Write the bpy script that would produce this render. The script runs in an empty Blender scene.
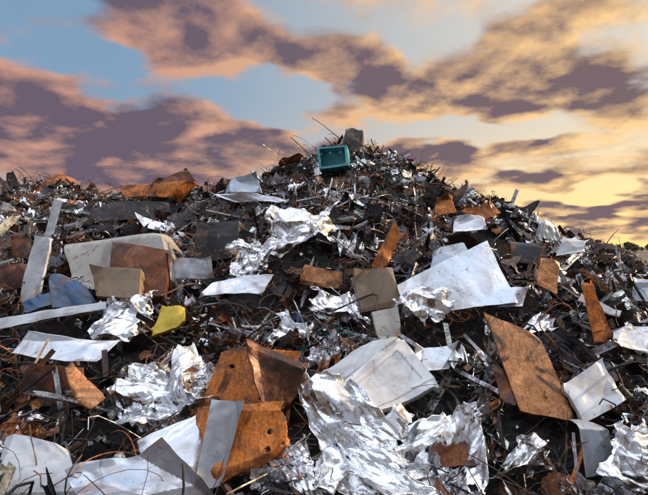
import bpy, math
import numpy as np
from mathutils import Vector
rng=np.random.default_rng(7)
# ------------------------------------------------------------------ heap shape
RX=np.array([-26,-20,-16,-11.6,-9.4,-6.9,-4.4,-2.5,-1.2,-.15,.75,1.64,3.4,5.2,7,8.4,9.9,11.6,14,18,22])
RZ=np.array([-2.4,0.6,1.9,2.12,2.41,2.16,2.16,2.59,3.12,3.6,3.95,3.72,3.0,2.05,.9,-.15,-1.2,-2.0,-2.3,-2.4,-2.4])-0.28
def heap(x,y):
    x=np.asarray(x,float); y=np.asarray(y,float)
    hr=np.interp(x,RX,RZ); zb=-2.1
    t=np.clip((y-2.5)/15.5,0,1)
    h=zb+(hr-zb)*t
    l=(0.16*np.sin(1.1*x+.7*y+1)+.13*np.sin(-.8*x+1.3*y+2.2)+.09*np.sin(2.3*x-1.1*y)+.07*np.sin(1.7*x+2.6*y+.5))
    h=h+l*np.clip((y-2)/5,0.2,1)
    back=np.clip((y-18)/9,0,1); h=h+(-2.6-h)*(back*back*(3-2*back))
    fr=np.clip((2.5-y)/1.5,0,1); h=h+(-2.6-h)*fr
    return h
def heapn(x,y):
    e=.15
    dx=(heap(x+e,y)-heap(x-e,y))/(2*e); dy=(heap(x,y+e)-heap(x,y-e))/(2*e)
    n=np.stack([-dx,-dy,np.ones_like(dx)],-1)
    return n/np.linalg.norm(n,axis=-1,keepdims=True)
def unit(v): return v/np.maximum(np.linalg.norm(v,axis=-1,keepdims=True),1e-9)

# ------------------------------------------------------------------ node helpers
def newmat(name):
    m=bpy.data.materials.new(name); m.use_nodes=True
    nt=m.node_tree; b=nt.nodes['Principled BSDF']; return m,nt,b
def N(nt,typ,**kw):
    n=nt.nodes.new(typ)
    for k,v in kw.items(): setattr(n,k,v)
    return n
def math_(nt,op,a,b=None,c=None,clamp=False):
    n=nt.nodes.new('ShaderNodeMath'); n.operation=op; n.use_clamp=clamp
    for i,v in enumerate((a,b,c)):
        if v is None: continue
        if isinstance(v,(int,float)): n.inputs[i].default_value=v
        else: nt.links.new(v,n.inputs[i])
    return n.outputs[0]
def mixc(nt,f,a,b,mode='MIX'):
    n=nt.nodes.new('ShaderNodeMix'); n.data_type='RGBA'; n.blend_type=mode
    for s,v in ((0,f),(6,a),(7,b)):
        if isinstance(v,(int,float)): n.inputs[s].default_value=v
        elif isinstance(v,tuple): n.inputs[s].default_value=(*v,1)
        else: nt.links.new(v,n.inputs[s])
    return n.outputs[2]
def noise(nt,vec,scale,detail=5,rough=.55,dist=0):
    n=nt.nodes.new('ShaderNodeTexNoise'); n.inputs['Scale'].default_value=scale
    n.inputs['Detail'].default_value=detail; n.inputs['Roughness'].default_value=rough; n.inputs['Distortion'].default_value=dist
    if vec is not None: nt.links.new(vec,n.inputs['Vector'])
    return n.outputs[0]
def sstep(nt,x,a,b,lo=0.,hi=1.):
    n=nt.nodes.new('ShaderNodeMapRange'); n.interpolation_type='SMOOTHSTEP'
    nt.links.new(x,n.inputs[0]); n.inputs[1].default_value=a; n.inputs[2].default_value=b
    n.inputs[3].default_value=lo; n.inputs[4].default_value=hi; return n.outputs[0]
def bump(nt,b,h,strength,dist):
    n=nt.nodes.new('ShaderNodeBump'); n.inputs['Strength'].default_value=strength; n.inputs['Distance'].default_value=dist
    nt.links.new(h,n.inputs['Height']); nt.links.new(n.outputs[0],b.inputs['Normal'])
def pos(nt):
    return nt.nodes.new('ShaderNodeNewGeometry').outputs['Position']

def mat_scrap():
    m,nt,b=newmat('mixed_scrap_metal')
    a=N(nt,'ShaderNodeAttribute',attribute_name='Col'); p=pos(nt)
    n1=noise(nt,p,7,3,.65); n2=noise(nt,p,38,2,.6)
    c=mixc(nt,1.0,a.outputs['Color'],mixc(nt,sstep(nt,n2,.3,.7),(.5,.48,.47),(1.4,1.4,1.4)),'MULTIPLY')
    r=sstep(nt,n1,.56,.66)
    c2=mixc(nt,math_(nt,'MULTIPLY',r,.7),c,mixc(nt,n2,(.02,.012,.01),(.28,.10,.03)))
    nt.links.new(c2,b.inputs['Base Color'])
    met=math_(nt,'MULTIPLY',a.outputs['Alpha'],math_(nt,'SUBTRACT',1.0,r),clamp=True)
    nt.links.new(met,b.inputs['Metallic'])
    nt.links.new(sstep(nt,n1,.3,.65,.16,.55),b.inputs['Roughness'])
    return m
def mat_paint(name,col,dirt=(.24,.20,.17),rust=.6,rough=.32,met=0.):
    m,nt,b=newmat(name); p=pos(nt)
    n1=noise(nt,p,1.8,6,.62,.8); n2=noise(nt,p,24,4,.65); n3=noise(nt,p,5.,6,.7,.8)
    mp=N(nt,'ShaderNodeMapping'); nt.links.new(p,mp.inputs[0]); mp.inputs['Scale'].default_value=(2.5,26,2.5); mp.inputs['Rotation'].default_value=(.3,.5,.7)
    n4=noise(nt,mp.outputs[0],3,4,.6)
    c=mixc(nt,sstep(nt,n1,.42,.70,0,.7),col,dirt)
    c=mixc(nt,sstep(nt,n4,.56,.70,0,.4),c,tuple(x*.45 for x in col))
    c=mixc(nt,sstep(nt,n2,.62,.70,0,.6),c,(.10,.07,.055))
    rm=sstep(nt,n3,rust-.05,rust+.03,0,.95)
    c=mixc(nt,rm,c,mixc(nt,sstep(nt,n2,.35,.65),(.08,.03,.015),(.45,.17,.05)))
    nt.links.new(c,b.inputs['Base Color'])
    nt.links.new(sstep(nt,n1,.35,.7,rough-.12,rough+.22),b.inputs['Roughness'])
    nt.links.new(math_(nt,'MULTIPLY',math_(nt,'SUBTRACT',1.,rm),met),b.inputs['Metallic'])
    bump(nt,b,noise(nt,p,3.,1,.4),.5,.03); return m
def mat_rust(name,a,c,dark=(.03,.017,.012)):
    m,nt,b=newmat(name); p=pos(nt)
    n1=noise(nt,p,3.6,8,.68,1.); n2=noise(nt,p,45,4,.7); n3=noise(nt,p,1.9,6,.62,1.4)
    mp=N(nt,'ShaderNodeMapping'); nt.links.new(p,mp.inputs[0]); mp.inputs['Scale'].default_value=(14,2.,3); mp.inputs['Rotation'].default_value=(.2,.3,.4)
    n4=noise(nt,mp.outputs[0],2.5,4,.6)
    k=mixc(nt,sstep(nt,n1,.40,.58),c,a)
    k=mixc(nt,sstep(nt,n3,.52,.62,0,.85),k,dark)
    k=mixc(nt,sstep(nt,n4,.52,.66,0,.5),k,tuple(x*.5 for x in c))
    k=mixc(nt,sstep(nt,n3,.44,.34,0,.6),k,tuple(min(1,x*1.5+.03) for x in a))
    k=mixc(nt,1.0,k,mixc(nt,sstep(nt,n2,.3,.7),(.6,.58,.55),(1.3,1.27,1.2)),'MULTIPLY')
    nt.links.new(k,b.inputs['Base Color']); b.inputs['Metallic'].default_value=.3
    nt.links.new(sstep(nt,n1,.35,.65,.30,.7),b.inputs['Roughness'])
    bump(nt,b,math_(nt,'ADD',n1,math_(nt,'MULTIPLY',n2,.15)),.5,.012); return m
def mat_foil():
    m,nt,b=newmat('aluminium_foil'); p=pos(nt)
    n1=noise(nt,p,3.5,5,.65); n3=noise(nt,p,22,3,.6,.8)
    c=mixc(nt,sstep(nt,n1,.52,.74,0,.75),(.88,.89,.91),(.32,.28,.25))
    nt.links.new(c,b.inputs['Base Color']); b.inputs['Metallic'].default_value=1.
    nt.links.new(sstep(nt,n1,.35,.7,.08,.30),b.inputs['Roughness'])
    bump(nt,b,n3,.2,.02); return m
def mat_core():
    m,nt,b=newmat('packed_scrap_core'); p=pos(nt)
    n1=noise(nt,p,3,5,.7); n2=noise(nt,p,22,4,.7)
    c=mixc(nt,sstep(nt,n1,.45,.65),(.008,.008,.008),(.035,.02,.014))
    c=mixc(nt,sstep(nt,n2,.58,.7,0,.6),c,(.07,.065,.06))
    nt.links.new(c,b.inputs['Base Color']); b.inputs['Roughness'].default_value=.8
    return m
M_SCRAP=mat_scrap(); M_FOIL=mat_foil(); M_CORE=mat_core()
MATS={'white':mat_paint('white_painted_steel',(.68,.70,.73),rust=.67),
 'grey':mat_paint('grey_painted_steel',(.40,.44,.50),rust=.65,met=.6,rough=.28),
 'lilac':mat_paint('galvanised_steel',(.68,.70,.75),rust=.68,met=.8,rough=.26),
 'beige':mat_paint('dirty_beige_enamel',(.54,.51,.46),rust=.63),
 'blue':mat_paint('blue_painted_steel',(.05,.12,.24),rust=.62,met=.2),
 'teal':mat_paint('teal_painted_steel',(.13,.52,.58),dirt=(.07,.26,.29),rust=.68),
 'yellow':mat_paint('yellow_painted_steel',(.72,.52,.02),dirt=(.40,.26,.03),rust=.66),
 'dark':mat_paint('black_painted_steel',(.022,.022,.025),dirt=(.06,.05,.045),rust=.6,rough=.35),
 'brown':mat_paint('brown_board',(.32,.22,.14),dirt=(.13,.10,.07),rust=.64,rough=.5),
 'rust':mat_rust('orange_rusted_steel',(.62,.19,.025),(.24,.07,.015)),
 'rustd':mat_rust('dark_rusted_steel',(.22,.07,.025),(.08,.032,.017)),
 'rustb':mat_rust('brown_rusted_steel',(.62,.28,.11),(.38,.15,.05)),
 'foil':M_FOIL}

# ------------------------------------------------------------------ mesh helpers
def mkmesh(name,V,Fc,mat,col=None,smooth=False,parent=None,center=False):
    V=np.asarray(V,np.float32).reshape(-1,3); Fc=np.asarray(Fc,np.int32).reshape(-1,4)
    c=V.mean(0) if center else np.zeros(3,np.float32)
    me=bpy.data.meshes.new(name)
    me.vertices.add(len(V)); me.vertices.foreach_set('co',(V-c).ravel())
    me.loops.add(Fc.size); me.loops.foreach_set('vertex_index',Fc.ravel())
    me.polygons.add(len(Fc)); me.polygons.foreach_set('loop_start',np.arange(0,Fc.size,4,dtype=np.int32))
    me.update(calc_edges=True)
    me.polygons.foreach_set('use_smooth',np.full(len(Fc),smooth))
    if col is not None:
        at=me.attributes.new('Col','FLOAT_COLOR','POINT'); at.data.foreach_set('color',np.asarray(col,np.float32).ravel())
    me.materials.append(mat); me.update()
    o=bpy.data.objects.new(name,me); bpy.context.scene.collection.objects.link(o)
    o.location=Vector([float(k) for k in c])
    if parent: o.parent=parent
    return o
def gridfaces(n,G,H):
    i=np.arange(n)[:,None,None]*G*H; g=np.arange(G-1)[None,:,None]; h=np.arange(H-1)[None,None,:]
    a=i+g*H+h
    return np.stack([a,a+H,a+H+1,a+1],-1).reshape(-1,4)
def tubefaces(n,K,S):
    i=np.arange(n)[:,None,None]*K*S; k=np.arange(K-1)[None,:,None]; s=np.arange(S)[None,None,:]; s2=(s+1)%S
    return np.stack([i+k*S+s,i+k*S+s2,i+(k+1)*S+s2,i+(k+1)*S+s],-1).reshape(-1,4)
def tubes(P,R,S=4):
    n,K,_=P.shape
    T=unit(np.gradient(P,axis=1)); ref=unit(rng.normal(size=(n,1,3)))+0*T
    A=unit(np.cross(T,ref)); B=np.cross(T,A)
    a=np.arange(S)*2*np.pi/S
    R=np.asarray(R).reshape(n,1,1,1)
    V=P[:,:,None]+R*(np.cos(a)[None,None,:,None]*A[:,:,None]+np.sin(a)[None,None,:,None]*B[:,:,None])
    return V.reshape(-1,3),tubefaces(n,K,S)
PAL=np.array([[.014,.014,.016,.4],[.028,.024,.024,.3],[.04,.025,.018,.1],[.20,.065,.022,.1],[.38,.13,.03,.1],[.09,.04,.022,.2],
 [.26,.27,.29,.8],[.55,.56,.59,1.],[.80,.81,.84,1.],[.66,.67,.70,0.],[.22,.23,.26,.2],[.04,.08,.16,0],[.26,.18,.12,0],[.35,.04,.025,0],[.03,.20,.22,0]])
def pick(n,w,per):
    w=np.array(w,float); w/=w.sum()
    c=PAL[rng.choice(len(PAL),n,p=w)].copy()
    c[:,:3]*=rng.uniform(.7,1.25,(n,1)); c[:,:3]*=rng.uniform(.93,1.07,(n,3))
    return np.repeat(c,per,axis=0)
W_WIRE=[11,9,6,3.8,1.8,5,3,1.6,.8,.2,.8,.2,0,.1,.1]
W_SHEET=[7,6,4,2.6,2.2,3,4.5,4.5,3.4,1.5,3.2,.5,.8,.06,.06]
W_SMALL=[10,9,5,2.4,1.6,4,5,4.5,2.6,1.,3,.4,.5,.06,.1]
def frames(n3,spread):
    n=unit(n3+rng.normal(size=n3.shape)*spread)
    e1=unit(np.cross(n,rng.normal(size=n.shape))); e2=np.cross(n,e1); return e1,e2,n

# ------------------------------------------------------------------ individual pieces: name, material, four corners (x y z in cm), options
H=[
('sheet_metal_panel','white','-223 334 -168 -157 335 -171 -188 367 -145 -237 373 -137',dict(lip=.05)),
('sheet_metal_panel','lilac','-148 312 -164 -65 311 -159 -104 340 -145 -180 344 -147',dict(warp=.06,lip=.02)),
('sheet_metal_panel','grey','-87 333 -162 -69 339 -160 -59 368 -113 -81 364 -109',dict(lip=.04)),
('sheet_metal_panel','lilac','-123 349 -153 -87 332 -160 -80 380 -113 -134 364 -142',dict(warp=.07)),
('rusted_steel_plate','rust','-74 335 -161 -25 348 -140 -29 370 -113 -97 376 -115',dict(warp=.05,rag=.04,holes=1)),
('rusted_steel_plate','rust','-110 413 -137 -32 420 -134 -23 449 -93 -91 448 -87',dict(warp=.05,rag=.03,lip=.04,holes=1)),
('rusted_steel_plate','rustd','-49 400 -130 -27 407 -131 -12 426 -97 -67 414 -76',dict(warp=.05,rag=.04)),
('appliance_door_panel','white','-2 408 -125 41 401 -132 99 430 -116 72 478 -82',dict(lip=.06,ribs=1,nofold=1,nocorner=1)),
('sheet_metal_panel','white','-25 443 -127 -2 426 -134 68 466 -82 45 470 -86',dict(lip=.03,nocorner=1)),
('crumpled_foil_sheet','foil','-4 335 -171 60 331 -169 55 374 -115 -20 390 -103',dict(cr=1.)),
('crumpled_foil_sheet','foil','50 340 -174 116 349 -174 128 392 -134 47 391 -124',dict(cr=.95)),
('crumpled_foil_sheet','foil','-49 331 -171 -4 328 -167 -10 359 -134 -49 361 -138',dict(cr=.9)),
('rusted_steel_plate','rustb','165 424 -138 205 411 -142 198 463 -80 155 488 -62',dict(lip=.05,warp=.03,nofold=1,nocorner=1)),
('sheet_metal_panel','lilac','87 551 -79 214 574 -73 195 628 -6 83 578 -46',dict(warp=.05,lip=.03,nofold=1,nocorner=1)),
('crumpled_foil_sheet','foil','80 529 -78 139 536 -71 136 562 -45 82 560 -47',dict(cr=.7)),
('crumpled_foil_sheet','foil','-146 399 -152 -106 417 -128 -94 431 -112 -136 462 -88',dict(cr=1.)),
('crumpled_foil_sheet','foil','-178 423 -138 -131 404 -148 -109 445 -108 -156 453 -108',dict(cr=.9)),
('sheet_metal_strip','white','-380 582 -95 -259 605 -77 -262 611 -69 -385 591 -83',dict(warp=.03,nofold=1)),
('sheet_metal_panel','lilac','-324 519 -106 -228 504 -115 -213 530 -99 -314 539 -95',dict(warp=.04)),
('crumpled_foil_sheet','foil','-263 552 -108 -217 569 -100 -197 613 -59 -255 606 -56',dict(cr=.6)),
('sheet_metal_strip','white','-401 664 -77 -373 661 -69 -372 683 13 -398 690 18',dict(lip=.04,nofold=1)),
('sheet_metal_strip','white','-559 998 11 -544 1001 11 -533 1025 93 -549 1025 101',dict(nofold=1)),
('crushed_appliance_casing','beige','-348 707 -62 -214 699 -42 -246 747 38 -402 761 23',dict(box=.5,warp=.03,dent=.5,nofold=1)),
('rusted_steel_box','rustd','-267 622 -60 -201 635 -64 -202 661 -6 -274 652 10',dict(box=.35,warp=.03,nofold=1)),
('rusted_steel_box','brown','-275 607 -58 -221 604 -63 -226 625 -28 -288 626 -25',dict(box=.15,warp=.03,nofold=1)),
('rusted_steel_plate','rust','-598 1492 141 -444 1513 155 -388 1553 214 -600 1512 175',dict(warp=.08,rag=.03)),
('rusted_steel_plate','rustd','-528 1530 168 -395 1554 202 -429 1568 250 -509 1545 207',dict(warp=.08)),
('metal_cabinet','teal','-14 1408 219 68 1394 228 63 1406 286 -20 1421 281',dict(box=.5,open=1,warp=.01,nofold=1,nocorner=1)),
('steel_plate','dark','49 1531 296 130 1560 296 120 1589 361 69 1577 374',dict(warp=.06)),
('rusted_steel_plate','rust','60 659 -27 81 663 -27 105 681 16 95 685 35',dict(warp=.05,rag=.03,nofold=1)),
('yellow_steel_bracket','yellow','-189 553 -97 -153 560 -87 -160 575 -67 -184 575 -67',dict(warp=.1,rag=.02,lip=.05)),
('sheet_metal_panel','blue','-333 626 -80 -270 618 -79 -311 652 -45 -370 675 -27',dict(warp=.07)),
('sheet_metal_panel','blue','-370 618 -79 -332 629 -66 -341 641 -52 -377 629 -66',dict(warp=.05)),
('cardboard_box','brown','43 565 -72 87 574 -67 80 594 -24 33 586 -28',dict(box=.1,warp=.04)),
('cardboard_box','beige','53 495 -91 77 499 -88 75 513 -60 48 507 -65',dict(box=.06,warp=.04)),
('crumpled_foil_sheet','foil','-94 787 2 16 790 9 23 829 75 -92 825 68',dict(cr=1.)),
('crumpled_foil_sheet','foil','-142 730 -44 -88 736 -50 -76 771 5 -137 766 14',dict(cr=.9)),
('sheet_metal_strip','lilac','-201 1100 104 -86 1090 85 -83 1098 99 -256 1114 127',dict(warp=.05)),
('sheet_metal_panel','lilac','-169 675 -68 -84 680 -63 -70 703 -40 -152 695 -48',dict(warp=.07)),
('crumpled_foil_sheet','foil','-7 614 -74 57 603 -87 45 627 -58 -13 631 -53',dict(cr=.7)),
('sheet_metal_panel','white','200 423 -115 206 400 -140 248 420 -130 249 451 -99',dict(lip=.04,warp=.04,nocorner=1)),
('sheet_metal_panel','lilac','279 488 -93 316 486 -101 332 509 -79 294 507 -77',dict(warp=.05)),
('crumpled_foil_sheet','foil','186 336 -171 231 343 -175 250 378 -123 224 372 -124',dict(cr=.9)),
('sheet_metal_panel','grey','187 355 -162 210 363 -161 214 382 -131 190 377 -126',dict(warp=.05)),
('rusted_steel_strip','rust','271 503 -96 289 502 -88 279 524 -34 269 525 -38',dict(warp=.05,rag=.04)),
('crumpled_foil_sheet','foil','120 361 -165 161 365 -164 167 386 -144 132 378 -149',dict(cr=.8)),
('sheet_metal_panel','lilac','84 460 -114 116 465 -109 128 482 -92 86 479 -96',dict(warp=.05)),
('sheet_metal_panel','lilac','193 559 -65 222 560 -63 232 572 -46 205 574 -44',dict(warp=.05)),
('sheet_metal_panel','white','409 889 -15 465 902 -8 476 916 14 430 910 17',dict(warp=.05)),
('sheet_metal_panel','lilac','241 936 29 305 949 33 303 966 64 250 954 60',dict(warp=.08)),
('rusted_steel_plate','rust','301 986 50 350 1004 67 342 1013 87 273 996 78',dict(warp=.08)),
('steel_box','dark','340 913 -26 396 890 -33 398 904 6 342 927 14',dict(box=.4)),
('steel_box','dark','-225 887 -26 -147 863 -15 -152 889 49 -225 913 43',dict(box=.4,warp=.04)),
('rusted_steel_plate','rustd','-432 664 -56 -384 668 -48 -399 683 -20 -443 681 -25',dict(warp=.06)),
('rusted_steel_plate','rustd','-276 449 -136 -205 445 -143 -221 465 -111 -282 468 -106',dict(warp=.12,rag=.04)),
('rusted_steel_strip','rustb','-212 430 -130 -192 418 -135 -188 422 -124 -230 456 -102',dict(warp=.2)),
('steel_plate','dark','-639 1376 70 -423 1385 87 -436 1410 133 -646 1403 121',dict(warp=.06)),
('sheet_metal_panel','grey','-228 737 -50 -162 731 -41 -166 748 -16 -221 754 -22',dict(warp=.1)),
('rusted_steel_plate','rustb','250 595 -45 270 587 -56 282 602 -17 261 608 -13',dict(warp=.06)),
('sheet_metal_strip','white','268 531 -55 304 521 -73 308 525 -67 274 535 -49',dict()),
('sheet_metal_panel','grey','-236 1188 131 -147 1197 132 -164 1215 177 -225 1207 171',dict(warp=.08)),
('rusted_steel_plate','rust','212 990 62 257 982 69 254 1000 106 223 1004 99',dict(warp=.08,rag=.04)),
('sheet_metal_panel','grey','132 628 -26 180 640 -18 179 654 5 140 642 -3',dict(warp=.08)),
('sheet_metal_panel','grey','411 976 22 475 990 15 472 1009 51 424 998 54',dict(warp=.08)),
('rusted_steel_plate','rustd','-549 875 -18 -507 869 -15 -527 892 27 -557 894 20',dict(warp=.08,rag=.03)),
('crumpled_foil_sheet','foil','-61 553 -99 -19 540 -106 -13 561 -78 -54 572 -73',dict(cr=.9)),
('rusted_steel_plate','rustd','152 434 -131 167 428 -136 169 444 -110 151 449 -106',dict(warp=.06,rag=.04)),
('sheet_metal_panel','lilac','-437 966 -28 -389 971 -16 -404 989 19 -442 985 11',dict(warp=.08)),
('sheet_metal_panel','grey','382 630 -66 414 630 -71 425 646 -42 394 645 -39',dict(warp=.06)),
('rusted_steel_plate','rustb','-34 706 -48 28 699 -51 25 713 -29 -29 721 -24',dict(warp=.08,rag=.03)),
('rusted_steel_plate','rustd','87 376 -166 117 376 -166 114 395 -151 87 391 -154',dict(warp=.08,rag=.04)),
]
def tri(x): return np.abs((x%1.0)*2-1)
def hero(nm,mt,cs,op,i):
    r=np.random.default_rng(100+i)
    C=np.array(cs.split(),float).reshape(4,3)/100; c0,c1,c2,c3=C
    n=unit(np.cross(c1-c0,c3-c0)); 
    W=(np.linalg.norm(c1-c0)+np.linalg.norm(c2-c3))/2; L=(np.linalg.norm(c3-c0)+np.linalg.norm(c2-c1))/2; sz=max(W,L)
    cr=op.get('cr',0)
    G=120 if cr else 60
    s,t=np.meshgrid(np.linspace(0,1,G),np.linspace(0,1,G),indexing='ij')
    rag=op.get('rag',.006)
    if cr: rag=.13
    def edge(q,k):
        ph=r.uniform(0,9,5); return rag*(.6*np.sin(q*5+ph[0])+.4*np.sin(q*13+ph[1])+.5*tri(q*3.3+ph[2])+.2*tri(q*11+ph[3])-.3)
    ss=s+edge(t,0)*(1-s)+edge(t,1)*s; tt=t+edge(s,0)*(1-t)+edge(s,1)*t
    P=((1-ss)*(1-tt))[...,None]*c0+(ss*(1-tt))[...,None]*c1+(ss*tt)[...,None]*c2+((1-ss)*tt)[...,None]*c3
    x=ss*W; y=tt*L; d=np.zeros_like(x)
    w=1.3*op.get('warp',.02)*min(1.2,sz)
    ph=r.uniform(0,6,6); a=r.uniform(0,np.pi,6)
    d+=w*.8*np.sin(2.6/sz*(x*np.cos(a[0])+y*np.sin(a[0]))+ph[0])+w*.25*np.sin(6/sz*(x*np.cos(a[1])+y*np.sin(a[1]))+ph[1])
    for k in range(3):
        q=x*np.cos(a[2+k])+y*np.sin(a[2+k]); q0=r.uniform(.2,.8)*sz*.8; d+=w*1.3*r.uniform(-1,1)*np.abs(q-q0)/sz
    for k in range(4):
        px,py=r.uniform(0,W),r.uniform(0,L); rr=r.uniform(.04,.12)*sz; d-=w*.25*op.get('dent',1)*r.uniform(-.5,1)*np.exp(-((x-px)**2+(y-py)**2)/rr**2)
    e=np.minimum(np.minimum(ss,1-ss),np.minimum(tt,1-tt))
    bk=np.zeros_like(x)
    for k in range(6):
        f=(1.8*1.5**k)/sz; aa=r.uniform(0,np.pi); bk+=(.03 if 'box' in op else .05)/f*(tri(f*(x*np.cos(aa)+y*np.sin(aa)+.05*sz*np.sin(5*y/sz+aa))*.5+r.random())-.5)*r.uniform(.3,1)
    d+=bk*(.5+1.1*np.clip(1-e/.25,0,1))
    if not cr and not op.get('nofold'):
        for k in range(2):
            aa=r.choice([0,np.pi/2,np.pi,-np.pi/2])+r.uniform(-.35,.35)
            q=(ss-.5)*W*np.cos(aa)+(tt-.5)*L*np.sin(aa); q0=r.uniform(.5,.85)*np.abs(q).max()
            d+=r.choice([-1,-1,1])*r.uniform(.25,.9)*np.maximum(0,q-q0)
    for (qx,qy) in [(0,0),(1,0),(1,1),(0,1)]:
        if r.random()<.6 and not cr:
            dist=np.abs(ss-qx)*W+np.abs(tt-qy)*L; k=r.uniform(.12,.32)*min(W,L)*1.1
            if op.get('nocorner'): k*=.45
            d+=r.choice([-1,-1,1])*np.maximum(0,k-dist)*r.uniform(.3,.9)
    if op.get('ribs'):
        for q0 in (.12,.88): d+=.012*np.exp(-((ss-q0)/.012)**2)
        d-=.015*((ss>.2)&(ss<.8)&(tt>.15)&(tt<.85))
    T1=unit(c1-c0); T2=unit(np.cross(n,T1))
    if cr:
        wx=x+.05*np.sin(6*y+ph[0])+.02*np.sin(15*x+ph[1]); wy=y+.05*np.sin(5*x+ph[2])+.02*np.sin(17*y+ph[3])
        lat=np.zeros_like(x); lat2=np.zeros_like(x); f0=1.4/ (0.5+.5*sz)
        for k in range(12):
            f=f0*1.33**k; aa=r.uniform(0,np.pi); am=cr*.62/f*(1 if k<5 else .6)
            ofs=.12/f*np.sin(f*2.1*(wx*np.sin(aa)-wy*np.cos(aa))+aa*7)
            v=am*(tri(f*(wx*np.cos(aa)+wy*np.sin(aa)+ofs)*.5+r.random())-.5)
            msk=np.clip(.65+.8*np.sin(3.1/sz*(x*r.normal()+y*r.normal())*2+r.uniform(0,6)),0,1)
            d+=v*msk*r.uniform(.6,1); lat+=v*r.uniform(-.7,.7); lat2+=v*r.uniform(-.7,.7)
        P=P+T1*lat[...,None]*.8+T2*lat2[...,None]*.8
        d-=.10*sz*np.clip((.10-e)/.10,0,1)
    if nm=='crushed_appliance_casing':
        d-=.35*np.clip((tt-.72)/.28,0,1)**2
    P=P+n*d[...,None]
    th=.006
    if 'box' in op: th=op['box']
    elif 'lip' in op: th=op['lip']
    Vt=P.reshape(-1,3); nn=len(Vt); V=[Vt]; Fs=[gridfaces(1,G,G)]
    idx=np.arange(nn).reshape(G,G)
    ring=np.concatenate([idx[:,0],idx[-1,1:],idx[-2::-1,-1],idx[0,-2:0:-1]])
    lipv=Vt[ring]-n*th*(1+0.15*np.sin(np.arange(len(ring))*.31+ph[0])[:,None])
    if 'box' in op or 'lip' in op:
        V.append(lipv); k=len(ring); b=nn+np.arange(k)
        Fs.append(np.stack([ring,b,np.roll(b,-1),np.roll(ring,-1)],-1))
    F_=np.concatenate(Fs)
    if op.get('open'):
        fc=gridfaces(1,G,G); ii=np.arange(len(fc)); gi=ii//(G-1); gj=ii%(G-1)
        keep=(gi<5)|(gi>G-7)|(gj<5)|(gj>G-7)
        back=Vt-n*th*.9
        F_=np.concatenate([fc[keep],Fs[1],fc+nn+len(ring)]); V.append(back)
    if op.get('holes'):
        fc=F_[:(G-1)**2]; cen=Vt[fc].mean(1); keep=np.ones(len(fc),bool)
        for (a_,b_) in [(.72,.18),(.8,.45),(.9,.12),(.25,.7)]:
            hc=P[int(a_*(G-1)),int(b_*(G-1))]; keep&=np.linalg.norm(cen-hc,axis=1)>.02
        F_=np.concatenate([fc[keep],F_[(G-1)**2:]])
    o=mkmesh(nm,np.concatenate(V),F_,MATS[mt],smooth=True,center=True)
    try: o.data.set_sharp_from_angle(angle=math.radians(14 if cr else 22))
    except Exception: pass
    sm=o.modifiers.new('thickness','SOLIDIFY'); sm.thickness=.006 if not cr else .002; sm.offset=-1
    return C
HC=[hero(nm,mt,cs,op,i) for i,(nm,mt,cs,op) in enumerate(H)]
def clear_mask(x,y,margin=.0,front=.35):
    m=np.ones(len(x),bool)
    for C in HC:
        x0,x1=C[:,0].min()-margin,C[:,0].max()+margin; y0,y1=C[:,1].min()-front,C[:,1].max()
        m&=~((x>x0)&(x<x1)&(y>y0)&(y<y1))
    return m
# ------------------------------------------------------------------ filler scrap
heap_root=bpy.data.objects.new('scrap_metal_heap',None); bpy.context.scene.collection.objects.link(heap_root)
def scatter(n,pen=1.0,zlo=-.06,zhi=.16,front=.35,margin=.05,near=.42):
    y=rng.uniform(2.2,20,n); k=rng.random(n)<near
    y[k]=1/rng.uniform(1/9,1/2.4,k.sum())
    w=.72*y+1.4; x=rng.uniform(-1,1,n)*w
    keep=clear_mask(x,y,margin,front)|(rng.random(n)>pen)
    x,y=x[keep],y[keep]
    c=np.stack([x,y,heap(x,y)+rng.uniform(zlo,zhi,len(x))],-1)
    return c,heapn(x,y)
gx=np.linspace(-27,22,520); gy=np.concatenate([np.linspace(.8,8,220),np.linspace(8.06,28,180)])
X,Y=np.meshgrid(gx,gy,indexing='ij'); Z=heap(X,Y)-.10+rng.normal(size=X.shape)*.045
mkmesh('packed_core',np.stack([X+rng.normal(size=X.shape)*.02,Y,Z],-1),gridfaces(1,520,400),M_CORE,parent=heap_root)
def add(name,V,Fc,col,smooth=False): return mkmesh(name,V,Fc,M_SCRAP,col=col,smooth=smooth,parent=heap_root)
def wires(name,n,Lr,Rr,K,S,pen,zhi,curl,w):
    c,nr=scatter(n,pen,-.05,zhi); n=len(c)
    d0=unit(rng.normal(size=(n,3))); d0-=nr*(d0*nr).sum(-1,keepdims=True)*rng.uniform(.3,1.,(n,1)); d0=unit(d0)
    d1=rng.normal(size=(n,3)); d2=rng.normal(size=(n,3))
    L=np.exp(rng.uniform(np.log(Lr[0]),np.log(Lr[1]),n))[:,None,None]
    s=np.linspace(-.5,.5,K)[None,:,None]; cu=rng.uniform(0,curl,(n,1,1))
    P=c[:,None]+L*(s*d0[:,None]+.16*cu*d1[:,None]*np.sin(s*rng.uniform(2,8,(n,1,1))+rng.uniform(0,6,(n,1,1)))+.09*cu*d2[:,None]*np.cos(s*rng.uniform(4,16,(n,1,1))))
    R=rng.uniform(Rr[0],Rr[1],n)
    V,Fc=tubes(P,R,S); add(name,V,Fc,pick(n,w,K*S),S>6)
wires('loose_wires',8500,(.15,1.1),(.002,.0055),12,3,.85,.14,1.3,W_WIRE)
wires('cables',1600,(.4,1.6),(.005,.012),18,5,.92,.14,1.5,[9,5,2,1,.5,3,1,.5,0,.2,.8,.5,0,.3,.2])
wires('rods_and_pipes',1400,(.2,1.2),(.007,.026),6,8,.96,.12,.2,W_SHEET)
wires('thick_pipes',200,(.3,1.2),(.03,.08),4,14,1,.08,.05,W_SHEET)
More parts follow.
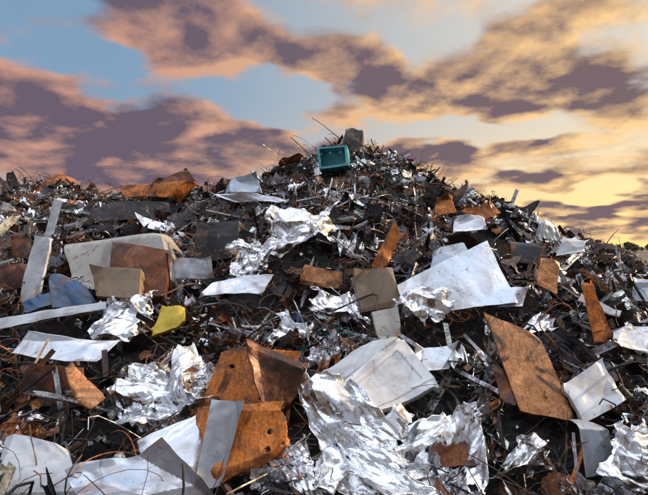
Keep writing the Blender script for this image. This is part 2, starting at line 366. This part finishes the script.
def nests(m,per):
    c,nr=scatter(m,.75,0,.12); m=len(c)
    cc=np.repeat(c,per,0); n=len(cc); e1,e2,_=frames(np.repeat(nr,per,0),.8)
    big=np.repeat(rng.uniform(.12,.36,m),per)
    cc=cc+rng.normal(size=cc.shape)*big[:,None]*.35
    R=(big*rng.uniform(.4,1.2,n))[:,None,None]; th=(np.linspace(0,1,16)[None]*rng.uniform(1.2,6,(n,1))+rng.uniform(0,6,(n,1)))[...,None]
    P=cc[:,None]+R*(np.cos(th)*e1[:,None]+np.sin(th)*e2[:,None]*rng.uniform(.5,1,(n,1,1)))+rng.normal(size=(n,1,3))*.03*np.sin(th*1.7)
    V,Fc=tubes(P,rng.uniform(.0018,.0045,n),3)
    w=[5,6,5,6,4,7,1,.6,.2,0,.3,0,0,0,0]
    col=np.repeat(pick(m,w,1),per,0)*rng.uniform(.7,1.3,(n,1)); add('wire_nests',V,Fc,np.repeat(col,16*3,0))
nests(260,20)
def sheets(name,n,sr,asp,G,pen,spread,bend,zhi,w,mat=None,crump=0,margin=.05,front=.35,zlo=-.05,smooth=False,near=.42):
    c,nr=scatter(n,pen,zlo,zhi,front,margin,near); n=len(c); e1,e2,nn=frames(nr,spread)
    a=np.exp(rng.uniform(np.log(sr[0]),np.log(sr[1]),n)); b=a*np.exp(rng.uniform(np.log(asp[0]),np.log(asp[1]),n))
    s,t=np.meshgrid(np.linspace(-.5,.5,G),np.linspace(-.5,.5,G),indexing='ij')
    s=np.broadcast_to(s,(n,G,G)); t=np.broadcast_to(t,(n,G,G)); q=lambda lo,hi: rng.uniform(lo,hi,(n,1,1))
    s=s+.06*np.sin(t*q(3,12)+q(0,6)); t=t+.06*np.sin(s*q(3,12)+q(0,6))+s*q(-.3,.3)
    d=bend*q(-1,1)*(s*s)*1.6+bend*q(-1,1)*np.abs(t-q(-.3,.3))+bend*q(-.6,.6)*np.maximum(0,s+t*q(-1,1)-q(0,.4))*2+.04*np.sin(s*q(4,12)+t*q(4,12))
    if crump:
        for k in range(9):
            aa=q(0,3.14); f=1.3*1.35**k; d=d+crump/f*(tri(f*(s*np.cos(aa)+t*np.sin(aa)+.05*np.sin(9*s+aa))+q(0,1))-.5)
    A=a[:,None,None,None]; B=b[:,None,None,None]
    P=c[:,None,None]+A*s[...,None]*e1[:,None,None]+B*t[...,None]*e2[:,None,None]+np.minimum(A,B)*d[...,None]*nn[:,None,None]
    mkmesh(name,P,gridfaces(n,G,G),mat or M_SCRAP,col=None if mat else pick(n,w,G*G),smooth=smooth,parent=heap_root)
sheets('bent_sheets',4600,(.07,.40),(.4,1.6),7,.97,.7,.6,.10,W_SHEET)
sheets('larger_plates',640,(.3,.85),(.3,1.),12,1,.6,.6,.06,W_SHEET,margin=.2,front=.6)
sheets('creased_offcuts',190,(.2,.5),(.5,1.1),16,1,.5,.35,.10,[1,1,.5,1.5,2.5,1,3,5,5,4,3,.6,1,.1,.1],crump=.18,margin=.12,front=.3,near=.95,zlo=.03)
sheets('body_panels',190,(.7,1.4),(.3,.8),14,1,.55,.8,.02,[6,5,3,3,3,3,3,3.4,3,1.5,3,.5,.8,.1,.1],margin=.5,front=.9,zlo=-.12,smooth=True,near=.1)
sheets('metal_strips',3800,(.02,.06),(5,18),8,.90,.9,1.6,.13,W_SHEET)
sheets('shards',17000,(.02,.09),(.5,2.5),4,.78,1.2,.6,.12,W_SMALL)
sheets('foil_scraps',520,(.12,.5),(.5,1.4),18,.97,.6,.4,.12,None,M_FOIL,.8)
def profiles(n):
    c,nr=scatter(n,.96,-.05,.10); n=len(c)
    e1,e2,nn=frames(nr,.5)
    prof=np.array([[-.5,.5],[-.5,0],[-.5,-.5],[0,-.5],[.5,-.5],[.5,0],[.5,.5]])
    sc=rng.uniform(.02,.08,(n,1,1,1)); L=rng.uniform(.3,1.4,(n,1,1,1)); K=5; s=np.linspace(-.5,.5,K)
    cl=np.where(rng.random((n,1,1))<.5,0,1)
    pa=np.broadcast_to(prof,(n,7,2)).copy(); pa[:,5:,1]=np.where(cl[:,:,0]==0,-.5,pa[:,5:,1])
    kink=rng.normal(size=(n,1,1,1))*.06
    P=c[:,None,None]+L*s[None,:,None,None]*e1[:,None,None]+sc*pa[:,None,:,0:1]*e2[:,None,None]+sc*pa[:,None,:,1:2]*nn[:,None,None]+L*kink*np.abs(s)[None,:,None,None]*4*nn[:,None,None]
    add('steel_sections',P,gridfaces(n,K,7),pick(n,W_SHEET,K*7))
profiles(1200)
def boxes(n,sr,name,margin=.05,front=.35):
    c,nr=scatter(n,1,-.08,.08,front,margin); n=len(c); e1,e2,nn=frames(nr,.7); G=6
    g=np.linspace(-.5,.5,G); a,b=np.meshgrid(g,g,indexing='ij'); o=np.full_like(a,.5)
    U=np.stack([np.stack(k,-1) for k in [(a,b,o),(b,a,-o),(o,a,b),(-o,b,a),(a,o,b)]])
    U=np.broadcast_to(U,(n,5,G,G,3)); ph=rng.uniform(0,6,(n,1,1,1,3)); fr=rng.uniform(3,9,(n,1,1,1,3))
    U=U+.09*np.sin(U[...,[1,2,0]]*fr+ph)+.05*np.sin(U[...,[2,0,1]]*fr*2+ph)
    S=np.exp(rng.uniform(np.log(sr[0]),np.log(sr[1]),(n,1)))*rng.uniform(.4,1.2,(n,3)); S=S[:,None,None,None]
    U=U*S
    P=c[:,None,None,None]+U[...,0:1]*e1[:,None,None,None]+U[...,1:2]*e2[:,None,None,None]+U[...,2:3]*nn[:,None,None,None]
    add(name,P,gridfaces(n*5,G,G),pick(n,W_SHEET,5*G*G))
boxes(900,(.06,.3),'crushed_boxes')
boxes(140,(.3,.6),'crushed_housings',.4,.8)
boxes(3000,(.02,.08),'small_parts')
def coils(n):
    c,nr=scatter(n,.9,0,.15); n=len(c); e1,e2,nn=frames(nr,1.)
    K=80; th=np.linspace(0,1,K)[None,:,None]; R=rng.uniform(.025,.08,(n,1,1)); L=rng.uniform(.1,.4,(n,1,1)); A=th*2*np.pi*8
    P=c[:,None]+R*np.cos(A)*e1[:,None]+R*np.sin(A)*e2[:,None]+(th-.5)*L*nn[:,None]
    V,Fc=tubes(P,rng.uniform(.003,.007,n),4); add('coil_springs',V,Fc,pick(n,W_WIRE,K*4),True)
coils(90)
n=190; x=rng.uniform(-13,8,n); y=rng.uniform(15.5,18.3,n); y[:50]=rng.uniform(8,15,50)
b=np.stack([x,y,heap(x,y)],-1); s=np.linspace(0,1,14)[None,:,None]; L=rng.uniform(.3,1.15,(n,1,1))
side=rng.normal(size=(n,1,3))*[1,.5,.1]; P=b[:,None]+L*(s*np.array([0,0,1.])*rng.uniform(.3,1,(n,1,1))+side*s*.5-np.array([0,0,.6])*s**3*rng.uniform(0,1,(n,1,1))+side[:,:,[1,0,2]]*s*s*.5)
V,Fc=tubes(P,rng.uniform(.005,.014,n),5); add('standing_wires',V,Fc,pick(n,[8,6,4,1,.5,4,.5,0,0,0,0,0,0,0,0],14*5))

# ------------------------------------------------------------------ ground and far trees
m,nt,bb=newmat('dry_ground'); p=pos(nt)
c=mixc(nt,noise(nt,p,.05,8,.6),(.05,.045,.03),(.13,.10,.07)); nt.links.new(c,bb.inputs['Base Color']); bb.inputs['Roughness'].default_value=.9
mkmesh('ground',[[-3000,-3000,-2.5],[3000,-3000,-2.5],[3000,3000,-2.5],[-3000,3000,-2.5]],[[0,1,2,3]],m)
m,nt,bb=newmat('tree_foliage'); p=pos(nt)
c=mixc(nt,noise(nt,p,.5,3,.6),(.02,.03,.012),(.07,.075,.03)); nt.links.new(c,bb.inputs['Base Color']); bb.inputs['Roughness'].default_value=.8
nt_=560; tx=rng.uniform(-260,330,nt_); ty=rng.uniform(200,280,nt_); th=rng.uniform(2.5,6.,nt_)
q=90; cen=np.repeat(np.stack([tx,ty,-2.5+th*.62],-1),q,0); hh=np.repeat(th,q)[:,None]
dv=unit(rng.normal(size=(nt_*q,3)))*rng.uniform(.3,1,(nt_*q,1))**.5*hh*np.array([.42,.42,.38])
cc=cen+dv; e1=unit(rng.normal(size=cc.shape)); e2=unit(np.cross(e1,rng.normal(size=cc.shape))); sz=hh*.09
V=np.stack([cc-e1*sz,cc-e2*sz,cc+e1*sz,cc+e2*sz],1).reshape(-1,3)
tb=np.stack([tx,ty,np.full(nt_,-2.5)],-1); tp=np.stack([tb,tb+np.stack([0*th,0*th,th*.6],-1)],1)
V2,F2=tubes(tp,th*.03,5)
mkmesh('distant_trees',np.concatenate([V,V2]),np.concatenate([np.arange(len(V)).reshape(-1,4),F2+len(V)]),m)

# ------------------------------------------------------------------ sky
SUN_AZ=math.radians(66); SUN_EL=math.radians(21)
w=bpy.data.worlds.new('World'); bpy.context.scene.world=w; w.use_nodes=True; nt=w.node_tree; nt.nodes.clear()
out=nt.nodes.new('ShaderNodeOutputWorld'); bg=nt.nodes.new('ShaderNodeBackground'); nt.links.new(bg.outputs[0],out.inputs[0])
tc=nt.nodes.new('ShaderNodeTexCoord').outputs['Generated']
sp=nt.nodes.new('ShaderNodeSeparateXYZ'); nt.links.new(tc,sp.inputs[0]); dx,dy,dz=sp.outputs
az=math_(nt,'ARCTAN2',dx,dy); el=math_(nt,'ARCSINE',dz)
azd=math_(nt,'MULTIPLY',az,57.2958); eld=math_(nt,'MULTIPLY',el,57.2958)
den=math_(nt,'ADD',math_(nt,'MAXIMUM',dz,0.),.22)
def vec(a,b,c):
    n=nt.nodes.new('ShaderNodeCombineXYZ')
    for i,v in enumerate((a,b,c)):
        if isinstance(v,(int,float)): n.inputs[i].default_value=v
        else: nt.links.new(v,n.inputs[i])
    return n.outputs[0]
px=math_(nt,'DIVIDE',dx,den); py=math_(nt,'DIVIDE',dy,den)
q1=vec(px,py,3.7); q2=vec(math_(nt,'ADD',px,.05),math_(nt,'ADD',py,.065),3.7)
n1=noise(nt,q1,3.0,8,.55,.12); n2=noise(nt,q2,3.0,5,.55,.12)
wn=noise(nt,q1,2.6,2,.6); wn2=noise(nt,vec(py,px,9.1),2.6,2,.6)
aw=math_(nt,'ADD',azd,math_(nt,'MULTIPLY',math_(nt,'SUBTRACT',wn,.5),22)); ew=math_(nt,'ADD',eld,math_(nt,'MULTIPLY',math_(nt,'SUBTRACT',wn2,.5),9))
BL=[(-10,22.3,13,2.6,-14,.36),(17,16.8,17,2.7,-8,.42),(-29,14,9,4,-12,.36),(-19,11,14,2.2,0,.24),(-11,13,3.5,1.5,0,.26),(14,10,12,1.6,0,.30),(25,7,8,1.0,0,.30),
(30,3,9,1.2,0,.32),(-22,8,14,1.8,0,.26),(24,22,9,2.0,0,.16),(-23,24.8,5,1.2,0,.28),(-32,22,3.5,1.2,0,.12),(-6,16.8,7,2.0,0,-.24),(-26,20.2,7,1.8,-5,-.28),(7,22.5,4,1.6,0,-.18),(19,12.8,9,1.1,0,-.28),(25,5,9,.9,0,-.25)]
tot=None
for (a,e,sa,se,tl,wt) in BL:
    ca,sn=math.cos(math.radians(tl)),math.sin(math.radians(tl))
    if tl:
        a1=math_(nt,'MULTIPLY_ADD',aw,ca/sa,math_(nt,'MULTIPLY_ADD',ew,sn/sa,-(a*ca+e*sn)/sa)); e1_=math_(nt,'MULTIPLY_ADD',ew,ca/se,math_(nt,'MULTIPLY_ADD',aw,-sn/se,-(e*ca-a*sn)/se))
    else:
        a1=math_(nt,'MULTIPLY_ADD',aw,1/sa,-a/sa); e1_=math_(nt,'MULTIPLY_ADD',ew,1/se,-e/se)
    r2=math_(nt,'MULTIPLY_ADD',a1,a1,math_(nt,'MULTIPLY',e1_,e1_))
    g=math_(nt,'POWER',2.718,math_(nt,'MULTIPLY',r2,-1.))
    tot=math_(nt,'MULTIPLY',g,wt) if tot is None else math_(nt,'MULTIPLY_ADD',g,wt,tot)
D=math_(nt,'ADD',n1,tot)
alpha=sstep(nt,D,.44,.64); thick=sstep(nt,D,.48,.92)
emb=math_(nt,'MULTIPLY',math_(nt,'SUBTRACT',n1,n2),4.6)
patch=math_(nt,'MULTIPLY',math_(nt,'SUBTRACT',wn2,.5),1.2)
lit=math_(nt,'ADD',math_(nt,'ADD',math_(nt,'SUBTRACT',.74,math_(nt,'MULTIPLY',thick,.85)),emb),patch,clamp=True)
right=sstep(nt,azd,-25,32)
low=sstep(nt,eld,17,2)
clear=mixc(nt,right,(.19,.31,.45),(.68,.61,.50))
clear=mixc(nt,math_(nt,'MULTIPLY',low,.9),clear,mixc(nt,right,(.44,.34,.35),(1.1,.70,.20)))
litc=mixc(nt,right,(.64,.34,.25),(1.05,.68,.32))
darkc=mixc(nt,right,(.15,.115,.16),(.20,.14,.155))
cl=mixc(nt,lit,darkc,litc)
sky=nt.nodes.new('ShaderNodeTexSky'); sky.sky_type='NISHITA'; sky.sun_disc=False; sky.sun_elevation=SUN_EL; sky.sun_rotation=SUN_AZ
nish=mixc(nt,1.0,sky.outputs[0],(.02,.02,.02),'MULTIPLY')
clear=mixc(nt,1.0,clear,nish,'ADD')
col=mixc(nt,alpha,clear,cl)
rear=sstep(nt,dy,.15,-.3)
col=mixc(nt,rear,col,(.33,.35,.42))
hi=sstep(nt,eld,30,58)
col=mixc(nt,hi,col,mixc(nt,alpha,(1.0,1.2,1.5),(2.15,1.98,1.88)))  # unseen overhead sky, added brightness to light the heap from above
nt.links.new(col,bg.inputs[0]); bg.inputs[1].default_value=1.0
w.cycles.sampling_method='MANUAL'; w.cycles.sample_map_resolution=256
L=bpy.data.lights.new('sun','SUN'); L.energy=4.8; L.angle=math.radians(1.5); L.color=(1,.74,.46)
so=bpy.data.objects.new('sun',L); bpy.context.scene.collection.objects.link(so)
sd=Vector((math.sin(SUN_AZ)*math.cos(SUN_EL),math.cos(SUN_AZ)*math.cos(SUN_EL),math.sin(SUN_EL)))
so.rotation_euler=sd.to_track_quat('Z','Y').to_euler()
cam=bpy.data.cameras.new('camera'); cam.lens=28; cam.sensor_width=36; cam.clip_end=5000; cam.clip_start=.05
co=bpy.data.objects.new('camera',cam); bpy.context.scene.collection.objects.link(co); co.rotation_euler=(math.radians(90),0,0)
bpy.context.scene.camera=co
vs=bpy.context.scene.view_settings; vs.view_transform='Standard'; vs.look='None'; vs.exposure=0
